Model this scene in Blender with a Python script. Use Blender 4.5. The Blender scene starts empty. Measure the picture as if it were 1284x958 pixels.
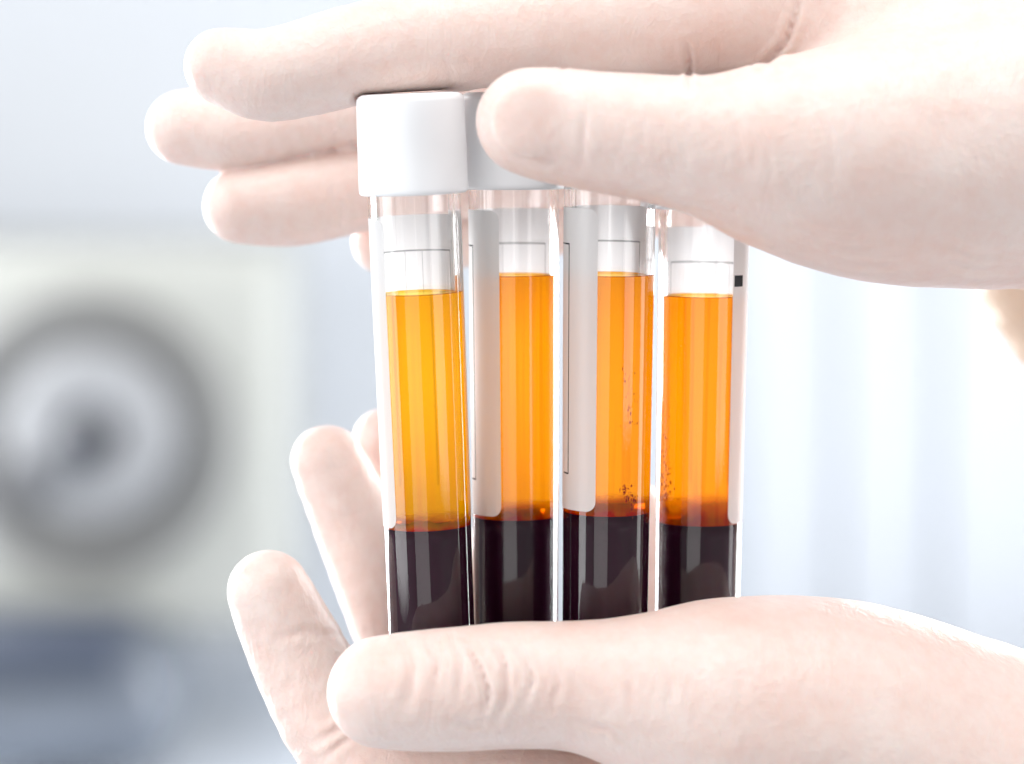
import bpy, bmesh, math, random
import numpy as np
from mathutils import Vector, Matrix

random.seed(4)
S = bpy.context.scene
R = math.radians

# ------------------------------------------------------------------ camera
DIST = 450.0                      # mm, camera to the row of tubes
FPX = 3878.0                      # focal length in photograph pixels
PITCH = R(6.0)
FWD = Vector((0, math.cos(PITCH), -math.sin(PITCH)))
UP = Vector((0, math.sin(PITCH), math.cos(PITCH)))
RT = Vector((1, 0, 0))
FOCUS = Vector((0, 0, 1.20))
CAM = FOCUS - FWD * (DIST / 1000)
camd = bpy.data.cameras.new("camera")
cam = bpy.data.objects.new("camera", camd)
S.collection.objects.link(cam)
cam.matrix_world = Matrix((
    (RT.x, UP.x, -FWD.x, CAM.x), (RT.y, UP.y, -FWD.y, CAM.y),
    (RT.z, UP.z, -FWD.z, CAM.z), (0, 0, 0, 1)))
camd.sensor_width = 36
camd.lens = 36 * FPX / 1284
camd.clip_start = 0.01
camd.clip_end = 50
camd.dof.use_dof = True
camd.dof.focus_distance = 0.444
camd.dof.aperture_fstop = 9.3
S.camera = cam

# ------------------------------------------------------------------ light
w = bpy.data.worlds.new("World")
S.world = w
w.use_nodes = True
bg = w.node_tree.nodes["Background"]
bg.inputs[0].default_value = (0.93, 0.95, 1.0, 1)
bg.inputs[1].default_value = 0.26


def area(name, loc, target, sx, sy, power, col=(1, 1, 1)):
    l = bpy.data.lights.new(name, 'AREA')
    l.shape = 'RECTANGLE'
    l.size, l.size_y = sx, sy
    l.energy = power
    l.color = col
    o = bpy.data.objects.new(name, l)
    S.collection.objects.link(o)
    o.location = loc
    o.rotation_euler = (Vector(target) - Vector(loc)).to_track_quat('-Z', 'Y').to_euler()
    return o


area("ceiling_lamp", (0.20, -0.22, 2.30), (0, 0, 1.2), 1.0, 0.9, 10.5, (1, 0.985, 0.97))
area("wall_washer", (-0.2, 0.95, 2.7), (0, 1.4, 1.2), 1.8, 0.4, 5.0, (0.96, 0.98, 1.0))
area("window_left", (-0.95, -0.25, 1.38), (0, 0, 1.2), 0.7, 0.9, 7.0, (0.98, 0.99, 1.0))
area("added_backlight_left", (-0.74, 1.0, 1.18), (0, 0, 1.2), 0.9, 1.0, 26, (0.97, 0.985, 1.0))  # added backlight out of frame, makes labels and plasma glow; no real window
area("added_backlight_right", (0.74, 1.0, 1.18), (0, 0, 1.2), 0.9, 1.0, 26, (0.97, 0.985, 1.0))  # matching added backlight on the right, no window there either
area("window_side", (0.85, 0.08, 1.22), (0, 0, 1.2), 0.20, 0.9, 1.4, (1, 0.99, 0.98))
area("added_side_fill", (0.85, -0.65, 1.30), (0.04, 0, 1.17), 0.5, 0.5, 1.6, (1, 0.99, 0.98))  # added fill light, brightens the lower palm and upper thumb base
area("added_front_fill", (-0.32, -1.2, 1.0), (0, 0, 1.2), 0.8, 0.7, 2.2, (1, 0.985, 0.97))  # added low fill from the camera side for gloves and label strips
S.view_settings.view_transform = 'Standard'
S.view_settings.look = 'None'
S.view_settings.gamma = 1
S.view_settings.exposure = 0.56
S.render.engine = 'CYCLES'
S.cycles.use_denoising = True
S.cycles.max_bounces = 24
S.cycles.transmission_bounces = 20
S.cycles.transparent_max_bounces = 16
S.cycles.caustics_refractive = True
S.cycles.caustics_reflective = False
S.cycles.blur_glossy = 0.5


# ------------------------------------------------------------------ helpers
def cs(px, py, d):
    """photograph pixel + depth (mm beyond the tubes) -> camera space mm"""
    k = (DIST + d) / FPX
    return np.array([(px - 642) * k, -(py - 479) * k, d])


def to_world(p):
    p = np.atleast_2d(p)
    o = np.array(FOCUS)
    return (o + (p[:, :1] * np.array(RT) + p[:, 1:2] * np.array(UP) + p[:, 2:3] * np.array(FWD)) / 1000)


def W(px, py, d):
    return Vector(to_world(cs(px, py, d))[0])


def tag(o, label=None, cat=None, group=None, kind=None):
    if label: o['label'] = label
    if cat: o['category'] = cat
    if group: o['group'] = group
    if kind: o['kind'] = kind
    return o


def link(name, me, mat=None, parent=None, smooth=True):
    o = bpy.data.objects.new(name, me)
    S.collection.objects.link(o)
    if mat: me.materials.append(mat)
    if smooth:
        me.polygons.foreach_set('use_smooth', [True] * len(me.polygons))
    if parent: o.parent = parent
    return o


def empty(name, m=None):
    o = bpy.data.objects.new(name, None)
    o.empty_display_size = 0.01
    S.collection.objects.link(o)
    if m is not None: o.matrix_world = m
    return o


def lathe(prof, n=64, closed=False):
    """profile [(r,z)] in metres -> mesh about Z; r = 0 ends collapse"""
    bm = bmesh.new()
    rings = []
    for r, z in prof:
        if r < 1e-7:
            rings.append([bm.verts.new((0, 0, z))])
        else:
            rings.append([bm.verts.new((r * math.sin(2 * math.pi * i / n), -r * math.cos(2 * math.pi * i / n), z)) for i in range(n)])
    pairs = list(zip(rings, rings[1:]))
    if closed: pairs.append((rings[-1], rings[0]))
    for a, b in pairs:
        for i in range(n):
            j = (i + 1) % n
            if len(a) == 1 and len(b) == 1: continue
            if len(a) == 1: bm.faces.new((a[0], b[j], b[i]))
            elif len(b) == 1: bm.faces.new((a[i], a[j], b[0]))
            else: bm.faces.new((a[i], a[j], b[j], b[i]))
    me = bpy.data.meshes.new("lathe")
    bm.to_mesh(me)
    bm.free()
    return me


def box_mesh(sx, sy, sz, bev=0.0, seg=3, at=(0, 0, 0)):
    bm = bmesh.new()
    bmesh.ops.create_cube(bm, size=1)
    for v in bm.verts:
        v.co = Vector((v.co.x * sx, v.co.y * sy, v.co.z * sz)) + Vector(at)
    if bev:
        bmesh.ops.bevel(bm, geom=bm.edges[:], offset=bev, segments=seg, affect='EDGES', profile=0.5)
    me = bpy.data.meshes.new("box")
    bm.to_mesh(me)
    bm.free()
    return me


# ------------------------------------------------------------------ materials
class NT:
    def __init__(self, name):
        self.m = bpy.data.materials.new(name)
        self.m.use_nodes = True
        self.t = self.m.node_tree
        self.t.nodes.clear()
        self.out = self.t.nodes.new('ShaderNodeOutputMaterial')

    def n(self, typ, **kw):
        nd = self.t.nodes.new('ShaderNode' + typ)
        for k, v in kw.items():
            if k.startswith('i_'):
                key = k[2:]
                nd.inputs[int(key) if key.isdigit() else key.replace('_', ' ')].default_value = v
            else:
                setattr(nd, k, v)
        return nd

    def l(self, a, ai, b, bi):
        self.t.links.new(a.outputs[ai], b.inputs[bi])

    def math(self, op, a, b=None, c=None):
        nd = self.n('Math', operation=op)
        for i, v in enumerate((a, b, c)):
            if v is None: continue
            if isinstance(v, (int, float)): nd.inputs[i].default_value = v
            else: self.t.links.new(v, nd.inputs[i])
        return nd.outputs[0]


def simple(name, col, rough=0.5, noise=0.04, scale=20, metal=0.0, spec=0.5, bump=0.0):
    k = NT(name)
    b = k.n('BsdfPrincipled', i_Roughness=rough, i_Metallic=metal)
    b.inputs['Specular IOR Level'].default_value = spec
    co = k.n('TexCoord')
    nz = k.n('TexNoise', i_Scale=scale, i_Detail=5.0)
    k.l(co, 'Object', nz, 'Vector')
    mx = k.n('Mix', data_type='RGBA')
    mx.inputs[6].default_value = tuple(max(0, c * (1 - noise)) for c in col) + (1,)
    mx.inputs[7].default_value = tuple(min(1, c * (1 + noise)) for c in col) + (1,)
    k.l(nz, 0, mx, 0)
    k.l(mx, 2, b, 'Base Color')
    if bump:
        bp = k.n('Bump', i_Strength=0.3, i_Distance=bump)
        k.l(nz, 0, bp, 'Height')
        k.l(bp, 0, b, 'Normal')
    k.l(b, 0, k.out, 0)
    return k.m


def latex(name, col, col2):
    k = NT(name)
    b = k.n('BsdfPrincipled', i_Roughness=0.42)
    b.inputs['Specular IOR Level'].default_value = 0.35
    b.inputs['Subsurface Weight'].default_value = 0.22
    b.inputs['Subsurface Radius'].default_value = (1.0, 0.42, 0.26)
    b.inputs['Subsurface Scale'].default_value = 0.006
    co = k.n('TexCoord')
    nz = k.n('TexNoise', i_Scale=70.0, i_Detail=4.0, i_Roughness=0.6)
    k.l(co, 'Object', nz, 'Vector')
    ramp = k.n('MapRange', i_1=0.35, i_2=0.68)
    k.l(nz, 0, ramp, 0)
    nf = k.n('TexNoise', i_Scale=420.0, i_Detail=4.0, i_Roughness=0.65)
    k.l(co, 'Object', nf, 'Vector')
    mf = k.n('MapRange', i_1=0.42, i_2=0.72)
    k.l(nf, 0, mf, 0)
    mx = k.n('Mix', data_type='RGBA')
    mx.inputs[6].default_value = col + (1,)
    mx.inputs[7].default_value = col2 + (1,)
    k.t.links.new(k.math('ADD', k.math('MULTIPLY', ramp.outputs[0], 0.65), k.math('MULTIPLY', mf.outputs[0], 0.45)), mx.inputs[0])
    k.l(mx, 2, b, 'Base Color')
    n1 = k.n('TexNoise', i_Scale=900.0, i_Detail=3.0)
    n2 = k.n('TexNoise', i_Scale=240.0, i_Detail=4.0)
    k.l(co, 'Object', n1, 'Vector')
    k.l(co, 'Object', n2, 'Vector')
    s = k.math('ADD', k.math('MULTIPLY', n1.outputs[0], 0.5), n2.outputs[0])
    n3 = k.n('TexNoise', i_Scale=130.0, i_Detail=3.0, i_Distortion=1.6)
    mp = k.n('Mapping')
    mp.inputs['Scale'].default_value = (1.5, 1.0, 0.7)
    k.l(co, 'Object', mp, 0)
    k.l(mp, 0, n3, 'Vector')
    rg = k.math('SUBTRACT', 1.0, k.math('ABSOLUTE', k.math('SUBTRACT', k.math('MULTIPLY', n3.outputs[0], 2.0), 1.0)))
    s = k.math('ADD', s, k.math('MULTIPLY', k.math('POWER', rg, 6.0), 0.18))
    bp = k.n('Bump', i_Strength=0.5, i_Distance=0.0005)
    k.t.links.new(s, bp.inputs['Height'])
    k.l(bp, 0, b, 'Normal')
    k.l(b, 0, k.out, 0)
    return k.m


M_GLOVE = latex("latex_glove", (0.745, 0.632, 0.585), (0.72, 0.535, 0.475))
M_CUFF = latex("latex_cuff", (0.60, 0.49, 0.39), (0.55, 0.44, 0.34))
M_CAP = simple("white_plastic", (0.83, 0.845, 0.86), 0.4, 0.015, 60, spec=0.45)


def glass_mat():
    k = NT("tube_glass")
    b = k.n('BsdfGlass', i_IOR=1.49, i_Roughness=0.0)
    b.inputs['Color'].default_value = (0.998, 0.998, 0.998, 1)
    k.l(b, 0, k.out, 0)
    return k.m


def plasma_mat(name, col, deep, ztop, zbot, seed, fringe):
    """turbid amber liquid bounded by the tube wall (relative index 1.35/1.49)"""
    k = NT(name)
    co = k.n('TexCoord')
    sep = k.n('SeparateXYZ')
    k.l(co, 'Object', sep, 0)
    # red cells lifting off the boundary
    nz0 = k.n('TexNoise', i_Scale=350.0, i_Detail=3.0)
    k.l(co, 'Object', nz0, 'Vector')
    h = k.math('DIVIDE', k.math('SUBTRACT', sep.outputs[2], zbot), fringe)
    h = k.math('ADD', h, k.math('MULTIPLY', k.math('SUBTRACT', nz0.outputs[0], 0.5), 1.1))
    fr = k.n('MapRange', i_1=0.0, i_2=1.0, i_3=1.0, i_4=0.0)
    k.t.links.new(h, fr.inputs[0])
    fr2 = k.math('POWER', fr.outputs[0], 2.0)
    # vertical streaks of film on the wall
    mp = k.n('Mapping')
    mp.inputs['Scale'].default_value = (900, 900, 14)
    mp.inputs['Location'].default_value = (seed, seed * 2.3, seed)
    k.l(co, 'Object', mp, 0)
    nz = k.n('TexNoise', i_Scale=1.0, i_Detail=3.0)
    k.l(mp, 0, nz, 'Vector')
    st = k.n('MapRange', i_1=0.48, i_2=0.75)
    k.l(nz, 0, st, 0)
    mx = k.n('Mix', data_type='RGBA')
    mx.inputs[6].default_value = col + (1,)
    mx.inputs[7].default_value = deep + (1,)
    k.t.links.new(k.math('MULTIPLY', st.outputs[0], 0.95), mx.inputs[0])
    mx2 = k.n('Mix', data_type='RGBA')
    k.l(mx, 2, mx2, 6)
    mx2.inputs[7].default_value = (0.66, 0.06, 0.006, 1)
    k.t.links.new(k.math('MULTIPLY', fr2, 0.92), mx2.inputs[0])
    rf = k.n('BsdfRefraction', i_IOR=1.35 / 1.49, i_Roughness=0.03)
    k.l(mx2, 2, rf, 'Color')
    tr = k.n('BsdfTranslucent')
    k.l(mx2, 2, tr, 'Color')
    ms = k.n('MixShader', i_0=0.12)
    k.l(rf, 0, ms, 1)
    k.l(tr, 0, ms, 2)
    sq = k.n('Mix', data_type='RGBA', blend_type='MULTIPLY', i_0=1.0)     # suspended lipids send some light straight back
    k.l(mx2, 2, sq, 6)
    k.l(mx2, 2, sq, 7)
    df = k.n('BsdfDiffuse')
    k.l(sq, 2, df, 'Color')
    m3 = k.n('MixShader')
    k.t.links.new(k.math('ADD', 0.06, k.math('MULTIPLY', k.math('POWER', fr.outputs[0], 1.8), 0.9)), m3.inputs[0])
    k.l(ms, 0, m3, 1)
    k.l(df, 0, m3, 2)
    k.l(m3, 0, k.out, 0)
    return k.m


def meniscus_mat(col):
    k = NT("plasma_surface")
    b = k.n('BsdfGlass', i_IOR=1.35, i_Roughness=0.02)
    b.inputs['Color'].default_value = col + (1,)
    k.l(b, 0, k.out, 0)
    return k.m


def blood_mat():
    k = NT("settled_blood")
    b = k.n('BsdfPrincipled', i_Roughness=0.25)
    b.inputs['Specular IOR Level'].default_value = 0.08
    co = k.n('TexCoord')
    mp = k.n('Mapping')
    mp.inputs['Scale'].default_value = (500, 500, 25)
    k.l(co, 'Object', mp, 0)
    nz = k.n('TexNoise', i_Scale=1.0, i_Detail=4.0)
    k.l(mp, 0, nz, 'Vector')
    mx = k.n('Mix', data_type='RGBA')
    mx.inputs[6].default_value = (0.019, 0.003, 0.010, 1)
    mx.inputs[7].default_value = (0.040, 0.006, 0.021, 1)
    k.l(nz, 0, mx, 0)
    k.l(mx, 2, b, 'Base Color')
    k.l(b, 0, k.out, 0)
    return k.m


def film_mat():
    k = NT("dried_blood")
    t = k.n('BsdfTranslucent')
    t.inputs[0].default_value = (0.75, 0.07, 0.03, 1)
    d = k.n('BsdfPrincipled', i_Roughness=0.4)
    d.inputs['Base Color'].default_value = (0.40, 0.03, 0.012, 1)
    m = k.n('MixShader', i_0=0.5)
    k.l(t, 0, m, 1)
    k.l(d, 0, m, 2)
    tp = k.n('BsdfTransparent')
    tp.inputs[0].default_value = (0.70, 0.16, 0.08, 1)
    m2 = k.n('MixShader', i_0=0.55)
    k.l(m, 0, m2, 1)
    k.l(tp, 0, m2, 2)
    k.l(m2, 0, k.out, 0)
    return k.m


def label_mat(name, wid, hei, mark=None):
    """thin white paper; UV runs in mm: u from the front edge, v from the foot"""
    k = NT(name)
    uv = k.n('UVMap')
    sep = k.n('SeparateXYZ')
    k.l(uv, 0, sep, 0)
    u, v = sep.outputs[0], sep.outputs[1]

    def line(c, pos, half=0.11):
        return k.math('LESS_THAN', k.math('ABSOLUTE', k.math('SUBTRACT', c, pos)), half)

    def within(c, a, b):
        return k.math('MULTIPLY', k.math('GREATER_THAN', c, a), k.math('LESS_THAN', c, b))
    I = 5.2
    inu, inv = within(u, I - .1, wid - I + 2.1), within(v, I - .1, hei - I + .1)
    ink = k.math('MULTIPLY', k.math('MAXIMUM', line(u, I), line(u, wid - I + 2)), inv)
    ink = k.math('MAXIMUM', ink, k.math('MULTIPLY', k.math('MAXIMUM', k.math('MULTIPLY', line(v, I), k.math('LESS_THAN', u, 7.0)), line(v, hei - I)), inu))
    for p in (8.3, 10.9, 13.6, 16.4):
        ink = k.math('MAXIMUM', ink, k.math('MULTIPLY', k.math('MULTIPLY', line(u, p, 0.06), inv), 0.6))
    ink = k.math('MULTIPLY', ink, k.math('SUBTRACT', 1.0, k.math('MULTIPLY', k.math('GREATER_THAN', u, 6.5), 0.25)))
    if mark:
        u0, u1, v0, v1 = mark
        ink = k.math('MAXIMUM', ink, k.math('MULTIPLY', within(u, u0, u1), within(v, v0, v1)))
    mx = k.n('Mix', data_type='RGBA')
    mx.inputs[6].default_value = (0.94, 0.94, 0.94, 1)
    mx.inputs[7].default_value = (0.02, 0.02, 0.025, 1)
    k.t.links.new(ink, mx.inputs[0])
    df = k.n('BsdfDiffuse')
    tr = k.n('BsdfTranslucent')
    gl = k.n('BsdfGlossy', i_Roughness=0.35)
    k.l(mx, 2, df, 0)
    k.l(mx, 2, tr, 0)
    ms = k.n('MixShader', i_0=0.42)
    k.l(df, 0, ms, 1)
    k.l(tr, 0, ms, 2)
    m2 = k.n('MixShader', i_0=0.03)
    k.l(ms, 0, m2, 1)
    k.l(gl, 0, m2, 2)
    k.l(m2, 0, k.out, 0)
    return k.m


M_GLASS = glass_mat()
M_BLOOD = blood_mat()

# ------------------------------------------------------------------ the room behind
wall_mat = simple("wall_paint", (0.745, 0.775, 0.815), 0.7, 0.02, 3)
pale_mat = simple("cabinet_laminate", (0.745, 0.772, 0.81), 0.5, 0.02, 3)
steel_mat = simple("cabinet_edge", (0.735, 0.775, 0.82), 0.5, 0.02, 6)
inst_mat = simple("instrument_beige", (0.36, 0.365, 0.34), 0.5, 0.03, 8)
ring_mat = simple("dark_rubber", (0.14, 0.14, 0.137), 0.5, 0.1, 20)
dial_mat = simple("grey_dial", (0.29, 0.295, 0.305), 0.35, 0.05, 20)
hub_mat = simple("black_hub", (0.02, 0.022, 0.03), 0.4, 0.1, 20)
navy_mat = simple("slate_blue_plastic", (0.10, 0.115, 0.14), 0.35, 0.45, 14)
bench_mat = simple("bench_top", (0.60, 0.64, 0.70), 0.4, 0.03, 5)
BD = 1250.0                                       # mm behind the tubes


def K(d):
    return (DIST + d) / FPX / 1000                # metres per photograph pixel


o = link("wall", box_mesh(6, 0.1, 3.4), wall_mat, smooth=False)
o.location = (0, W(642, 479, BD + 300).y + 0.05, 1.5)
tag(o, kind='structure')
o = link("floor", box_mesh(6, 5, 0.1), simple("floor_vinyl", (0.55, 0.58, 0.62), 0.5, 0.04, 4), smooth=False)
o.location = (0, 0.0, -0.05)
tag(o, kind='structure')

# instrument with a big round control, out of focus
c = W(110, 545, BD)
inst = empty("laboratory_instrument", Matrix.Translation(c))
tag(inst, "beige laboratory instrument with a large round dial on its front, blurred at left", "instrument")
k_ = K(BD)
x0, x1, y0, y1 = -330, 352, 318, 800
link("housing", box_mesh((x1 - x0) * k_, 0.20, (y1 - y0) * k_, 0.012, 4,
     at=(((x0 + x1) / 2 - 110) * k_, 0.10, -((y0 + y1) / 2 - 545) * k_)), inst_mat, inst)


def disc(name, prof, mat, parent, off=(0, 0, 0)):
    me = lathe([(r * k_, z) for r, z in prof], 72)
    me.transform(Matrix.Translation(off) @ Matrix.Rotation(R(90), 4, 'X'))
    return link(name, me, mat, parent)


disc("bezel", [(182, 0.0), (178, 0.006), (168, 0.012), (150, 0.012), (120, 0.004), (0, 0.004)], ring_mat, inst, (0, 0, 0))
dl = disc("dial", [(108, 0.004), (106, 0.020), (98, 0.026), (60, 0.022), (30, 0.018), (0, 0.018)], dial_mat, inst, (8 * k_, 0, 5 * k_))
disc("recess", [(48, 0.016), (46, 0.0275), (0, 0.0275)], simple("recess_grey", (0.14, 0.145, 0.155), 0.5, 0.1, 20), dl, (-8 * k_, 0, -6 * k_))
disc("hub", [(31, 0.016), (31, 0.030), (27, 0.034), (0, 0.034)], hub_mat, dl, (6 * k_, 0, 0))
me = box_mesh(44 * k_, 0.016, 60 * k_, 0.006, 3)
me.transform(Matrix.Translation((-74 * k_, -0.026, -52 * k_)) @ Matrix.Rotation(R(-35), 4, 'Y'))
link("grip", me, simple("grip_plastic", (0.09, 0.092, 0.10), 0.4, 0.1, 20), dl)

# slate blue case under it
c = W(95, 880, BD - 60)
cs_ = empty("plastic_case", Matrix.Translation(c))
tag(cs_, "dark slate blue plastic case below the beige instrument, blurred at lower left", "case")
k2 = K(BD - 60)
link("body", box_mesh(360 * k2, 0.14, 170 * k2, 0.03, 5, at=(-55 * k2, 0.05, -10 * k2)), navy_mat, cs_)
link("lid", box_mesh(250 * k2, 0.15, 44 * k2, 0.005, 3, at=(-60 * k2, 0.045, 66 * k2)), simple("case_lid", (0.035, 0.045, 0.07), 0.4, 0.1, 9), cs_)

o = link("bench", box_mesh(2.6, 0.7, 0.04, 0.006), bench_mat)
o.location = W(642, 1010, BD + 20)
tag(o, kind='structure')

cab = empty("storage_cabinet", Matrix.Translation(W(1120, 479, BD + 240)))
tag(cab, "tall pale white cabinet with flush doors, blurred behind the tubes at right", "cabinet")
k3 = K(BD + 240)
for i, (a, b) in enumerate(((935, 1049), (1054, 1177), (1182, 1420))):
    link("door", box_mesh((b - a) * k3, 0.03, 1500 * k3, 0.004, 2, at=(((a + b) / 2 - 1120) * k3, 0.0, 0)), pale_mat, cab)
link("carcass", box_mesh(520 * k3, 0.1, 1520 * k3, 0.002, 2, at=(50 * k3, 0.072, 0)), steel_mat, cab)

# ------------------------------------------------------------------ tubes
R_TOP, R_BOT, WALL, R_CAP = 6.68, 6.18, 1.05, 7.85        # mm
TUBES = [  # axis top (x, y of the cap's lower rim, depth), axis at y=745 (x, depth), plasma y, blood y, label y0 y1, label start angle, sweep, cap height px
    dict(t=(519, 243, -8), b=(539.5, -2), pl=365, bl=658, lab=(271, 655), a0=-42, sw=-226, cap=124,
         col=(1.0, 0.70, 0.03), deep=(1.0, 0.58, 0.01)),
    dict(t=(644, 237, 3), b=(647, 8), pl=343, bl=646, lab=(262, 641), a0=-19, sw=-246, cap=120,
         col=(1.0, 0.615, 0.05), deep=(0.90, 0.45, 0.02)),
    dict(t=(765, 228, -5), b=(759, 1), pl=342, bl=640, lab=(259, 634), a0=-16, sw=-246, cap=108,
         col=(1.0, 0.60, 0.05), deep=(0.88, 0.42, 0.02)),
    dict(t=(883, 262, 3), b=(874.5, 8), pl=369, bl=653, lab=(286, 651), a0=38, sw=226, cap=120,
         col=(1.0, 0.58, 0.05), deep=(0.87, 0.40, 0.02)),
]
LABELS = [
    "blood tube with a fully visible white cap and bright yellow plasma, leftmost of four",
    "blood tube beside the bright yellow one, white cap half hidden by the thumb",
    "third blood tube from the left, white label strip on its left, cap hidden by thumb",
    "rightmost blood tube with the black mark on its white label, lowest liquid level",
]
carve = []                                     # camera-space data for the hands
for ti, T in enumerate(TUBES):
    A = cs(T['t'][0], T['t'][1], T['t'][2])
    B = cs(T['b'][0], 745, T['b'][1])
    ax = (A - B) / np.linalg.norm(A - B)
    L = np.linalg.norm(A - B)
    mmpx = L / (745 - T['t'][1])
    BOT = 17.0                                 # tube foot this far below y = 745 (mm)
    foot = B - ax * BOT
    H = lambda y: BOT + (745 - y) * mmpx
    wz = np.array(to_world(foot + ax)[0]) - np.array(to_world(foot)[0])
    z = Vector(wz).normalized()
    y_ = FWD.copy()
    x = y_.cross(z).normalized()
    y_ = z.cross(x)
    org = Vector(to_world(foot)[0])
    mw = Matrix(((x.x, y_.x, z.x, org.x), (x.y, y_.y, z.y, org.y), (x.z, y_.z, z.z, org.z), (0, 0, 0, 1)))
    root = empty("blood_tube", mw)
    tag(root, LABELS[ti], "test tube", "blood tubes held in a row")
    zt = H(T['t'][1]) + 9.0                    # glass runs up inside the cap
    zp, zb = H(T['pl']), H(T['bl'])
    rad = lambda zz: R_BOT + (R_TOP - R_BOT) * min(1, max(0, (zz - 6) / (zt - 6)))
    mm = 0.001

    def arc_bottom(off, z_to):
        p = []
        rb = R_BOT - off
        for i in range(13):
            a = i / 12 * math.pi / 2
            p.append((rb * math.sin(a), R_BOT - rb * math.cos(a)))
        n = 10
        for i in range(1, n + 1):
            zz = R_BOT + (z_to - R_BOT) * i / n
            p.append((rad(zz) - off, zz))
        return p
    # glass: outer wall, rounded lip, inner wall down to the liquid only
    prof = arc_bottom(0, zt)
    n = 8
    inner = [(rad(zt) - WALL * .5, zt + .35), (rad(zt) - WALL, zt)]
    for i in range(1, n + 1):
        zz = zt + (zp - zt) * i / n
        inner.append((rad(zz) - WALL, zz))
    link("glass_wall", lathe([(a * mm, b * mm) for a, b in prof + inner], 96), M_GLASS, root)
    # plasma side and meniscus (curls up at the wall)
    n = 16
    side = [((rad(zb + (zp - zb) * i / n) - WALL) * mm, (zb + (zp - zb) * i / n) * mm) for i in range(n + 1)]
    pm = plasma_mat("amber_plasma_%d" % (ti + 1), T['col'], T['deep'], zp * mm, zb * mm, ti * 7.7 + 1, (0.0022, 0.0024, 0.0028, 0.0048)[ti])
    link("plasma", lathe(side, 96), pm, root)
    rp = rad(zp) - WALL
    men = [(rp * mm, zp * mm), (rp * .97 * mm, (zp - .10) * mm), (rp * .9 * mm, (zp - .18) * mm), (rp * .75 * mm, (zp - .23) * mm), (0, (zp - .25) * mm)]
    link("meniscus", lathe(men, 96), meniscus_mat(tuple(min(1, c_ ** .5 if j else c_) for j, c_ in enumerate(T['col']))), root)
    # packed cells
    bp = arc_bottom(WALL, zb)
    rb = rad(zb) - WALL
    bp += [(rb * .96, zb + .05), (rb * .8, zb - .1), (rb * .4, zb - .2), (0, zb - .22)]
    link("blood", lathe([(a * mm, b * mm) for a, b in bp], 96), M_BLOOD, root)
    # dried red film and specks left on the inner wall
    if ti in (2, 3):
        rnd = random.Random(ti)
        bm = bmesh.new()
        spots = []
        if ti == 2:
            for _ in range(60):
                t_ = rnd.random()
                spots.append((R(24 + 22 * t_ + rnd.gauss(0, 4)), 603 + 30 * t_ + rnd.gauss(0, 5), rnd.uniform(.04, .13)))
            for _ in range(34):
                spots.append((R(34 + rnd.gauss(0, 7)), rnd.uniform(455, 530), rnd.uniform(.04, .10)))
        else:
            for _ in range(110):
                y__ = 640 - abs(rnd.gauss(0, 60))
                spots.append((R(-66 + rnd.gauss(0, 9)), y__, rnd.uniform(.04, .12) if y__ < 600 else rnd.uniform(.06, .14)))
        for a_, yy, s_ in spots:
            zz = H(yy)
            rr = rad(zz) - WALL - .03
            m_ = Matrix.Translation((rr * math.sin(a_) * mm, -rr * math.cos(a_) * mm, zz * mm)) @ Matrix.Rotation(a_, 4, 'Z') @ Matrix.Diagonal((s_ * mm * rnd.uniform(.7, 1.5), .05 * mm, s_ * mm * rnd.uniform(.8, 3.4), 1))
            bmesh.ops.create_icosphere(bm, subdivisions=1, radius=1, matrix=m_)
        me = bpy.data.meshes.new("blood_film")
        bm.to_mesh(me)
        bm.free()
        link("blood_film", me, film_mat(), root)
    # cap: skirt, crown, gently crowned top
    zc, zcT = H(T['t'][1]), H(T['t'][1] - T['cap'])
    cp = [(R_TOP + .12, zc + 2), (R_TOP + .14, zc + .25), (R_TOP + .35, zc), (R_CAP - .5, zc), (R_CAP - .22, zc + .12), (R_CAP - .05, zc + .4), (R_CAP - .02, zc + .9)]
    cp += [(R_CAP - .02 - .12 * i / 4, zc + 1 + (zcT - zc - 2.2) * i / 4) for i in range(1, 5)]
    cp += [(R_CAP - .22, zcT - .7), (R_CAP - .5, zcT - .3), (R_CAP - 1.0, zcT - .06), (R_CAP - 1.8, zcT), (0, zcT)]
    cp += [(0, zt + .9), (R_TOP - .2, zt + .9), (R_TOP + .12, zt + .7)]
    link("cap", lathe([(a * mm, b * mm) for a, b in cp], 96, True), M_CAP, root)
    # paper label wrapped round the wall
    z1, z0 = H(T['lab'][0]), H(T['lab'][1])
    hei = z1 - z0
    rl = 0.07
    wid = abs(R(T['sw'])) * 6.5
    rc = 1.5
    NU, NV = 90, 40
    us = sorted(set([wid * i / NU for i in range(NU + 1)] + [rc * (1 - math.cos(i * math.pi / 16)) for i in range(9)] + [wid - rc * (1 - math.cos(i * math.pi / 16)) for i in range(9)]))
    bm = bmesh.new()
    uvl = bm.loops.layers.uv.new("UVMap")
    grid = []
    uvd = {}
    for u in us:
        q = min(u, wid - u)
        ins = rc - math.sqrt(max(0, rc * rc - (rc - q) ** 2)) if q < rc else 0
        col = []
        for j in range(NV + 1):
            vv = ins + (hei - 2 * ins) * j / NV
            zz = z0 + vv
            a = R(T['a0']) + math.copysign(u / 6.5, T['sw'])
            rr = rad(zz) + rl
            vt = bm.verts.new((rr * math.sin(a) * mm, -rr * math.cos(a) * mm, zz * mm))
            uvd[vt] = (u, vv)
            col.append(vt)
        grid.append(col)
    for i in range(len(us) - 1):
        for j in range(NV):
            f = bm.faces.new((grid[i][j], grid[i + 1][j], grid[i + 1][j + 1], grid[i][j + 1]))
            for lp in f.loops: lp[uvl].uv = uvd[lp.vert]
    if T['sw'] < 0:
        bmesh.ops.reverse_faces(bm, faces=bm.faces[:])
    me = bpy.data.meshes.new("label")
    bm.to_mesh(me)
    bm.free()
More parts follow.
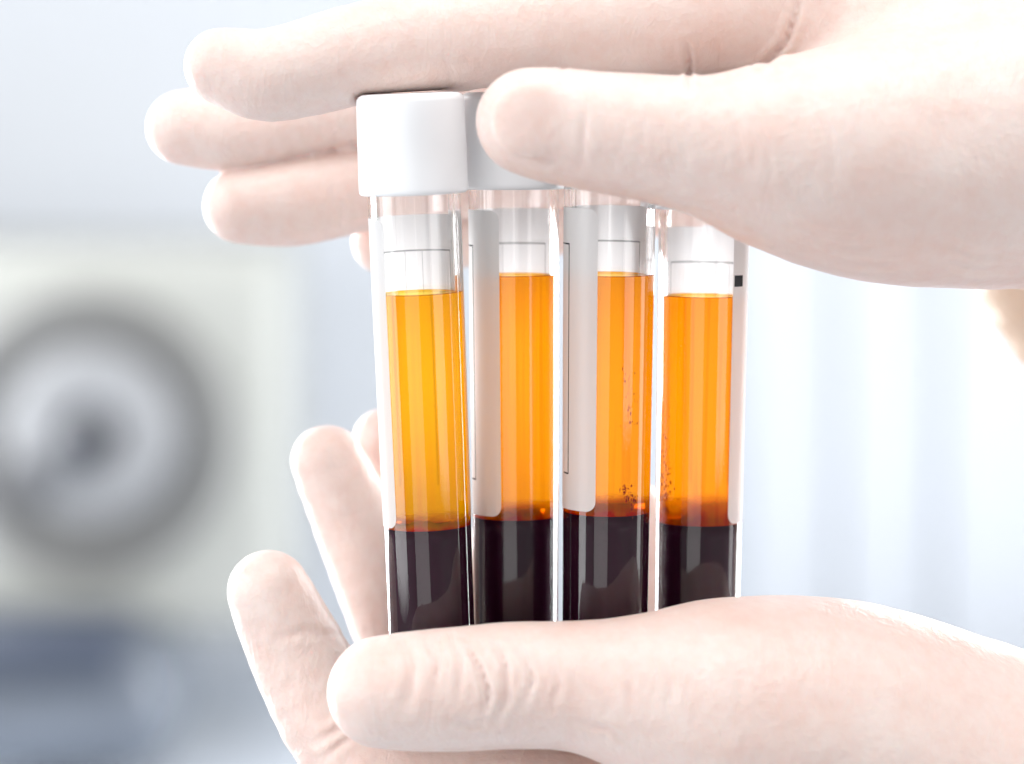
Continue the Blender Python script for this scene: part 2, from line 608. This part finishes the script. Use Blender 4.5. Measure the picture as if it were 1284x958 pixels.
    mark = (0.25, 2.2, H(356) - z0, H(342) - z0) if ti == 3 else None
    link("paper_label", me, label_mat("paper_label_%d" % (ti + 1), wid, hei, mark), root)
    carve.append((foot, ax, zc, zcT))

# ------------------------------------------------------------------ gloved hands (implicit surfaces -> mesh)
def chain(pts, sub=4):
    """[(px, py, depth mm, radius px)] -> camera-space cones along a smooth spline"""
    Q = np.array([list(cs(x, y, d)) + [r * (DIST + d) / FPX] for x, y, d, r in pts])
    E = np.vstack([2 * Q[0] - Q[1], Q, 2 * Q[-1] - Q[-2]])
    out = [Q[0]]
    for i in range(1, len(E) - 2):
        p0, p1, p2, p3 = E[i - 1:i + 3]
        for j in range(1, sub + 1):
            t = j / sub
            m1, m2 = (p2 - p0) / 2, (p3 - p1) / 2
            L_ = np.linalg.norm(p2 - p1)               # keep short spans from overshooting
            m1 = m1 * min(1, 1.3 * L_ / max(1e-6, np.linalg.norm(m1)))
            m2 = m2 * min(1, 1.3 * L_ / max(1e-6, np.linalg.norm(m2)))
            out.append((2 * t**3 - 3 * t**2 + 1) * p1 + (t**3 - 2 * t**2 + t) * m1 + (-2 * t**3 + 3 * t**2) * p2 + (t**3 - t**2) * m2)
    return [(a[:3], b[:3], a[3], b[3]) for a, b in zip(out, out[1:])]


def sd_cone(p, a, b, ra, rb):
    ba = b - a
    t = np.clip(((p - a) @ ba) / (ba @ ba), 0, 1)
    q = p - a - t[:, None] * ba
    return np.sqrt(np.einsum('ij,ij->i', q, q)) - (ra + (rb - ra) * t)


def smin(a, b, k):
    h = np.clip(0.5 + 0.5 * (b - a) / k, 0, 1)
    return b + (a - b) * h - k * h * (1 - h)


def limb(p, cones, k):
    res = np.full(len(p), 12.0)
    M = 12.0
    lo = np.min([np.minimum(c[0], c[1]) - max(c[2], c[3]) for c in cones], 0) - M
    hi = np.max([np.maximum(c[0], c[1]) + max(c[2], c[3]) for c in cones], 0) + M
    idx = np.nonzero(((p > lo) & (p < hi)).all(1))[0]
    if not len(idx): return res
    q = p[idx]
    d = None
    for c_ in cones:
        e = sd_cone(q, *c_)
        d = e if d is None else smin(d, e, k)
    res[idx] = np.minimum(d, 12.0)
    return res


def to_px(p):
    kk = FPX / (DIST + p[:, 2])
    return 642 + p[:, 0] * kk, 479 - p[:, 1] * kk


def polydist(x, y, pl):
    d = None
    for (ax_, ay), (bx, by) in zip(pl, pl[1:]):
        vx, vy = bx - ax_, by - ay
        t = np.clip(((x - ax_) * vx + (y - ay) * vy) / (vx * vx + vy * vy), 0, 1)
        e = (x - ax_ - t * vx) ** 2 + (y - ay - t * vy) ** 2
        # fade towards both ends of the line
        d = e if d is None else np.minimum(d, e)
    return np.sqrt(d)


def noise3(p, s, ph):
    x, y, z = p[:, 0] * s, p[:, 1] * s, p[:, 2] * s
    return (np.sin(x + 1.7 * np.sin(.8 * y + ph)) + np.sin(1.3 * y + 1.4 * np.sin(.9 * z + 2 * ph)) + np.sin(1.1 * z + 1.6 * np.sin(1.2 * x + ph))) / 3


def sd_tube(p, T):
    foot, ax, zc, zcT = T
    q = p - foot
    h = q @ ax
    r = np.sqrt(np.maximum(0, np.einsum('ij,ij->i', q, q) - h * h))
    body = np.where(h < R_BOT, np.sqrt(r * r + (h - R_BOT) ** 2) - R_BOT, r - (R_BOT + (R_TOP - R_BOT) * np.clip((h - 6) / 70, 0, 1)))
    body = np.maximum(body, h - zcT)
    dr, dh = r - R_CAP, np.abs(h - (zc + zcT) / 2) - (zcT - zc) / 2
    cap = np.maximum(dr, dh)
    return np.minimum(body - .1, cap)


class Hand:
    def __init__(self, fingers, palm, kf, kp, creases, nails, ph, lo, hi):
        self.f = [chain(c_) for c_ in fingers]
        self.p = [cc for c_ in palm for cc in chain(c_, 1)]
        self.kf, self.kp, self.cr, self.nails, self.ph = kf, kp, creases, nails, ph
        self.lo, self.hi = lo, hi

    def sdf(self, p, fine=True):
        palm = limb(p, self.p, 9.0)
        d = None
        for i, c_ in enumerate(self.f):
            e = limb(p, c_, self.kf)
            for (fi, ctr, nx, axes) in self.nails:
                if fi == i:                       # nail plate showing through the latex
                    q = (p - ctr) @ nx.T / axes
                    nl = (np.sqrt((q * q).sum(1)) - 1) * axes.min()
                    e = smin(e, nl, 0.9)
            e = smin(e, palm, self.kp[i])
            d = e if d is None else smin(d, e, 0.5)
        if fine:
            x, y = to_px(p)
            for (pl, wpx, dep, dlim, *dmin) in self.cr:
                dist = polydist(x, y, pl)
                g = np.exp(-(dist / wpx) ** 2) - .45 * np.exp(-((dist - 2.1 * wpx) / (1.2 * wpx)) ** 2)
                # soften towards the line's ends
                e0 = np.hypot(x - pl[0][0], y - pl[0][1])
                e1 = np.hypot(x - pl[-1][0], y - pl[-1][1])
                ln = sum(math.dist(a, b) for a, b in zip(pl, pl[1:]))
                fade = np.clip(np.minimum(e0, e1) / (0.35 * ln), 0, 1)
                gate = np.clip((dlim - p[:, 2]) / 2.0, 0, 1)
                if dmin: gate = gate * np.clip((p[:, 2] - dmin[0]) / 2.0, 0, 1)
                d = d + dep * g * fade * gate
            d = d + 0.09 * noise3(p, 0.22, self.ph) + 0.05 * noise3(p, 0.6, self.ph + 1)
        for T in carve:
            t = sd_tube(p, T)
            a, b, k = d, -t + 0.02, 1.2           # soft flesh flattens against the tubes
            h = np.clip(0.5 - 0.5 * (b - a) / k, 0, 1)
            d = np.maximum(b + (a - b) * h + k * h * (1 - h), -t + .02)
        return d

    def mesh(self, name, vox=1.0, levels=1):
        lo, hi = np.array(self.lo, float), np.array(self.hi, float)
        n = np.ceil((hi - lo) / vox).astype(int) + 1
        xs = [lo[i] + vox * np.arange(n[i]) for i in range(3)]
        D = np.empty(tuple(n), np.float32)
        Y, Z = np.meshgrid(xs[1], xs[2], indexing='ij')
        step = max(1, 400000 // (n[1] * n[2]))
        for i in range(0, n[0], step):
            xx = xs[0][i:i + step]
            m = len(xx)
            P = np.empty((m, n[1], n[2], 3))
            P[..., 0] = xx[:, None, None]
            P[..., 1] = Y
            P[..., 2] = Z
            D[i:i + step] = self.sdf(P.reshape(-1, 3), False).reshape(m, n[1], n[2])
        # naive surface nets
        acc = np.zeros(tuple(n - 1) + (3,), np.float32)
        cnt = np.zeros(tuple(n - 1), np.float32)
        edges = []
        for axis in range(3):
            sl0 = [slice(None)] * 3
            sl1 = [slice(None)] * 3
            sl0[axis] = slice(0, -1)
            sl1[axis] = slice(1, None)
            a, b = D[tuple(sl0)], D[tuple(sl1)]
            idx = np.argwhere((a < 0) != (b < 0))
            va = a[tuple(idx.T)]
            vb = b[tuple(idx.T)]
            pos = idx.astype(np.float32)
            pos[:, axis] += va / (va - vb)
            edges.append((idx, va < 0))
            o1, o2 = [k for k in range(3) if k != axis]
            for d1 in (0, 1):
                for d2 in (0, 1):
                    cc = idx.copy()
                    cc[:, o1] -= d1
                    cc[:, o2] -= d2
                    ok = ((cc >= 0) & (cc < n - 1)).all(1)
                    np.add.at(acc, tuple(cc[ok].T), pos[ok])
                    np.add.at(cnt, tuple(cc[ok].T), 1)
        act = cnt > 0
        vid = -np.ones(tuple(n - 1), np.int64)
        vid[act] = np.arange(act.sum())
        V = acc[act] / cnt[act][:, None] * vox + lo
        F = []
        for axis in range(3):
            idx, neg = edges[axis]
            o1, o2 = (axis + 1) % 3, (axis + 2) % 3
            ok = (idx[:, o1] > 0) & (idx[:, o2] > 0) & (idx[:, o1] < n[o1] - 1) & (idx[:, o2] < n[o2] - 1)
            idx, neg = idx[ok], neg[ok]

            def at(d1, d2):
                cc = idx.copy()
                cc[:, o1] -= d1
                cc[:, o2] -= d2
                return vid[tuple(cc.T)]
            q = np.stack([at(1, 1), at(0, 1), at(0, 0), at(1, 0)], 1)
            q[~neg] = q[~neg][:, ::-1]
            F.append(q)
        F = np.concatenate(F)
        # split every quad in four, then settle the vertices on the surface
        for _ in range(levels):
            E = np.concatenate([F[:, [0, 1]], F[:, [1, 2]], F[:, [2, 3]], F[:, [3, 0]]])
            E.sort(1)
            key, inv = np.unique(E[:, 0] * (len(V) + 1) + E[:, 1], return_inverse=True)
            e0, e1 = key // (len(V) + 1), key % (len(V) + 1)
            nv, nf = len(V), len(F)
            ei = inv.reshape(4, nf) + nv
            ci = np.arange(nf) + nv + len(key)
            V = np.concatenate([V, (V[e0] + V[e1]) / 2, V[F].mean(1)])
            F = np.concatenate([np.stack([F[:, i], ei[i], ci, ei[(i + 3) % 4]], 1) for i in range(4)])
        for _ in range(2):
            for _s in range(1):
                # tangential relax (keeps quads even)
                sm = np.zeros_like(V)
                ct = np.zeros(len(V))
                for i in range(4):
                    np.add.at(sm, F[:, i], V[F[:, (i + 1) % 4]])
                    np.add.at(ct, F[:, i], 1)
                V = V * .5 + .5 * sm / np.maximum(ct, 1)[:, None]
            for _n in range(2):
                d0 = self.sdf(V)
                g = np.empty_like(V)
                for i in range(3):
                    dv = np.zeros(3)
                    dv[i] = .12
                    g[:, i] = (self.sdf(V + dv) - d0) / .12
                g2 = np.maximum((g * g).sum(1), .25)
                V = V - np.clip(d0 / g2, -.8, .8)[:, None] * g
        Wv = to_world(V)
        me = bpy.data.meshes.new(name)
        me.vertices.add(len(V))
        me.vertices.foreach_set('co', Wv.astype(np.float32).ravel())
        me.loops.add(len(F) * 4)
        me.loops.foreach_set('vertex_index', F.astype(np.int32).ravel())
        me.polygons.add(len(F))
        me.polygons.foreach_set('loop_start', np.arange(0, len(F) * 4, 4, dtype=np.int32))
        me.update(calc_edges=True)
        me.validate()
        return me


def nail(fi, px, py, d, lenpx, widpx, thick, ang, tilt=0):
    """flat ellipsoid; ang = direction of the finger in the picture, degrees"""
    kk = (DIST + d) / FPX
    a = R(ang)
    u = np.array([math.cos(a), math.sin(a), 0])
    v = np.array([-math.sin(a), math.cos(a), 0])
    n_ = np.array([0, 0, 1.0])
    t = R(tilt)
    v, n_ = v * math.cos(t) + n_ * math.sin(t), n_ * math.cos(t) - v * math.sin(t)
    return (fi, cs(px, py, d), np.stack([u, v, n_]), np.array([lenpx * kk, widpx * kk, thick]))


UPPER = Hand(
    fingers=[
        [(664, 152, -23, 67), (700, 158, -23.5, 71), (760, 167, -24, 75), (830, 175, -24, 80), (905, 186, -23, 92), (985, 196, -20, 120), (1070, 200, -16, 146), (1165, 195, -10, 165), (1285, 180, -5, 180), (1420, 150, 0, 190)],
        [(278, 82, -7, 47), (340, 94, -7, 57), (440, 70, -6, 62), (540, 51, -5, 66), (640, 40, -4, 68), (760, 26, -2, 72), (870, 16, 0, 81), (990, -12, 4, 90)],
        [(230, 160, 18, 47), (300, 159, 19, 54), (400, 135, 20, 55), (520, 115, 20, 58), (700, 95, 19, 64), (900, 70, 15, 72), (1000, 50, 12, 80)],
        [(302, 258, 19, 47), (368, 252, 21, 55), (450, 235, 23, 55), (600, 212, 25, 60), (760, 190, 25, 64), (930, 150, 20, 75), (1010, 120, 16, 80)],
        [(482, 303, 33, 41), (600, 285, 35, 48), (760, 255, 34, 54), (930, 205, 26, 66), (1020, 170, 20, 80)],
    ],
    palm=[[(1020, 60, 6, 95), (1180, 90, 8, 150), (1420, 90, 8, 190)], [(1030, 160, 16, 90), (1180, 200, 18, 130), (1420, 220, 14, 170)]],
    kf=0.5, kp=[6, 5, 5, 5, 5],
    creases=[
        ([(861, 50), (864, 84), (863, 118)], 3.2, .7, 2),
        ([(1006, -30), (998, 15), (985, 52), (955, 84), (915, 98), (880, 106)], 4.5, .7, 0),
        ([(727, 92), (734, 140), (731, 190), (720, 225)], 5, .22, -22),
        ([(803, 115), (808, 150), (803, 195)], 4, .10, -22),
        ([(780, 130), (784, 160), (779, 190)], 4, .08, -22),
        ([(985, 290), (1060, 314), (1140, 318)], 4, .25, -8),
        ([(960, 262), (1030, 296), (1110, 300)], 4, .16, -8),
        ([(1040, 330), (1100, 336), (1150, 330)], 4, .2, -8),
        ([(560, 75), (566, 95), (562, 120)], 4, .10, -6),
        ([(420, 240), (428, 262), (424, 290)], 5, .22, 30),
        ([(360, 165), (366, 182), (362, 202)], 5, .2, 26),
        ([(905, 130), (925, 170), (932, 220)], 5, .16, -14),
        ([(940, 150), (962, 190), (968, 235)], 4, .14, -12),
        ([(1010, 120), (1040, 170), (1048, 230)], 5, .14, -8),
        ([(700, 60), (706, 85), (703, 110)], 4, .12, -4),
        ([(1180, 300), (1225, 320), (1270, 318)], 4, .22, -2),
        ([(1170, 326), (1220, 340), (1275, 338)], 4, .2, 0),
    ],
    nails=[nail(0, 668, 150, -30.2, 52, 50, 1.5, 0)],
    ph=.4, lo=(-58, 2, -48), hi=(118, 73, 62))

LOWER = Hand(
    fingers=[
        [(481, 868, -17, 71), (560, 865, -17, 76), (650, 859, -17, 78), (740, 862, -17, 83), (830, 876, -16, 108), (930, 900, -12, 152), (1060, 932, -6, 178), (1200, 990, 0, 192), (1420, 1070, 4, 200)],
        [(337, 742, 4, 52), (372, 815, 5, 60), (432, 925, 3, 66), (530, 1003, -2, 73), (660, 1012, -4, 80), (800, 1030, -4, 90)],
        [(411, 578, 20, 45), (458, 680, 22, 55), (508, 800, 21, 60), (570, 920, 17, 66), (680, 1010, 10, 74), (800, 1020, 6, 90)],
        [(482, 552, 33, 40), (530, 650, 36, 50), (575, 800, 34, 58), (650, 940, 26, 64), (800, 1010, 16, 85)],
        [(792, 642, 38, 40), (796, 740, 37, 48), (815, 860, 31, 56), (850, 960, 22, 66), (900, 1020, 14, 80)],
    ],
    palm=[[(800, 1030, 0, 85), (940, 1010, 2, 130), (1100, 1010, 2, 180), (1420, 1080, 4, 200), (1820, 1210, 10, 185)], [(800, 1000, 16, 75), (960, 1000, 16, 110), (1200, 1050, 14, 170)]],
    kf=0.5, kp=[6, 5, 5, 5, 5],
    creases=[
        ([(503, 798), (517, 835), (514, 872), (503, 892)], 7, 0.44, -17),
        ([(536, 802), (548, 832), (545, 868)], 3.5, 0.34, -17),
        ([(566, 798), (577, 826), (574, 880)], 4, 0.51, -17),
        ([(583, 806), (602, 838), (612, 868), (606, 898)], 4, 0.94, -17),
        ([(618, 798), (634, 836), (634, 876), (622, 906)], 4.5, 0.65, -17),
        ([(652, 814), (668, 850), (656, 886)], 4, 0.51, -17),
        ([(694, 832), (702, 858), (690, 890)], 5, 0.20, -17),
        ([(770, 815), (792, 850), (790, 890)], 5, .16, -17),
        ([(818, 800), (842, 850), (838, 900)], 5, .14, -17),
        ([(720, 905), (765, 915), (800, 940)], 4, .22, -14),
        ([(900, 790), (930, 850), (925, 905)], 6, .14, -12),
        ([(560, 902), (590, 910), (622, 906)], 4, 0.26, -15),
        ([(398, 930), (425, 915), (452, 905)], 5, .5, 12, -7),
        ([(410, 948), (430, 930), (455, 918)], 5, .4, 12, -7),
        ([(350, 800), (380, 792), (425, 800)], 6, .25, 12),
    ],
    nails=[],
    ph=2.1, lo=(-46, -114, -45), hi=(164, 2, 60))

h = link("gloved_hand", UPPER.mesh("gloved_hand"), M_GLOVE)
tag(h, "gloved hand gripping the white caps from above, thumb in front and fingers stretched left", "hand", "gloved hands")
cuff = chain([(1292, 285, 38, 88), (1345, 370, 40, 92), (1420, 470, 44, 96), (1700, 800, 56, 112)], 2)


class Cuff(Hand):
    def sdf(self, p, fine=True):
        d = limb(p, cuff, 4)
        t = (p - cuff[0][0]) @ ((cuff[1][1] - cuff[0][0]) / np.linalg.norm(cuff[1][1] - cuff[0][0]))
        return d + .1 * np.sin(t * 1.1 + .5 * np.sin(p[:, 2] * .4)) + .2 * noise3(p, .3, 1)


c_ = Cuff([], [], 4, [], [], [], 0, (55, -58, 15), (145, 45, 78))
link("cuff", c_.mesh("cuff"), M_CUFF, h)
h2 = link("gloved_hand", LOWER.mesh("gloved_hand"), M_GLOVE)
tag(h2, "gloved hand cradling the tube bottoms from below, wrinkled thumb across the dark blood", "hand", "gloved hands")
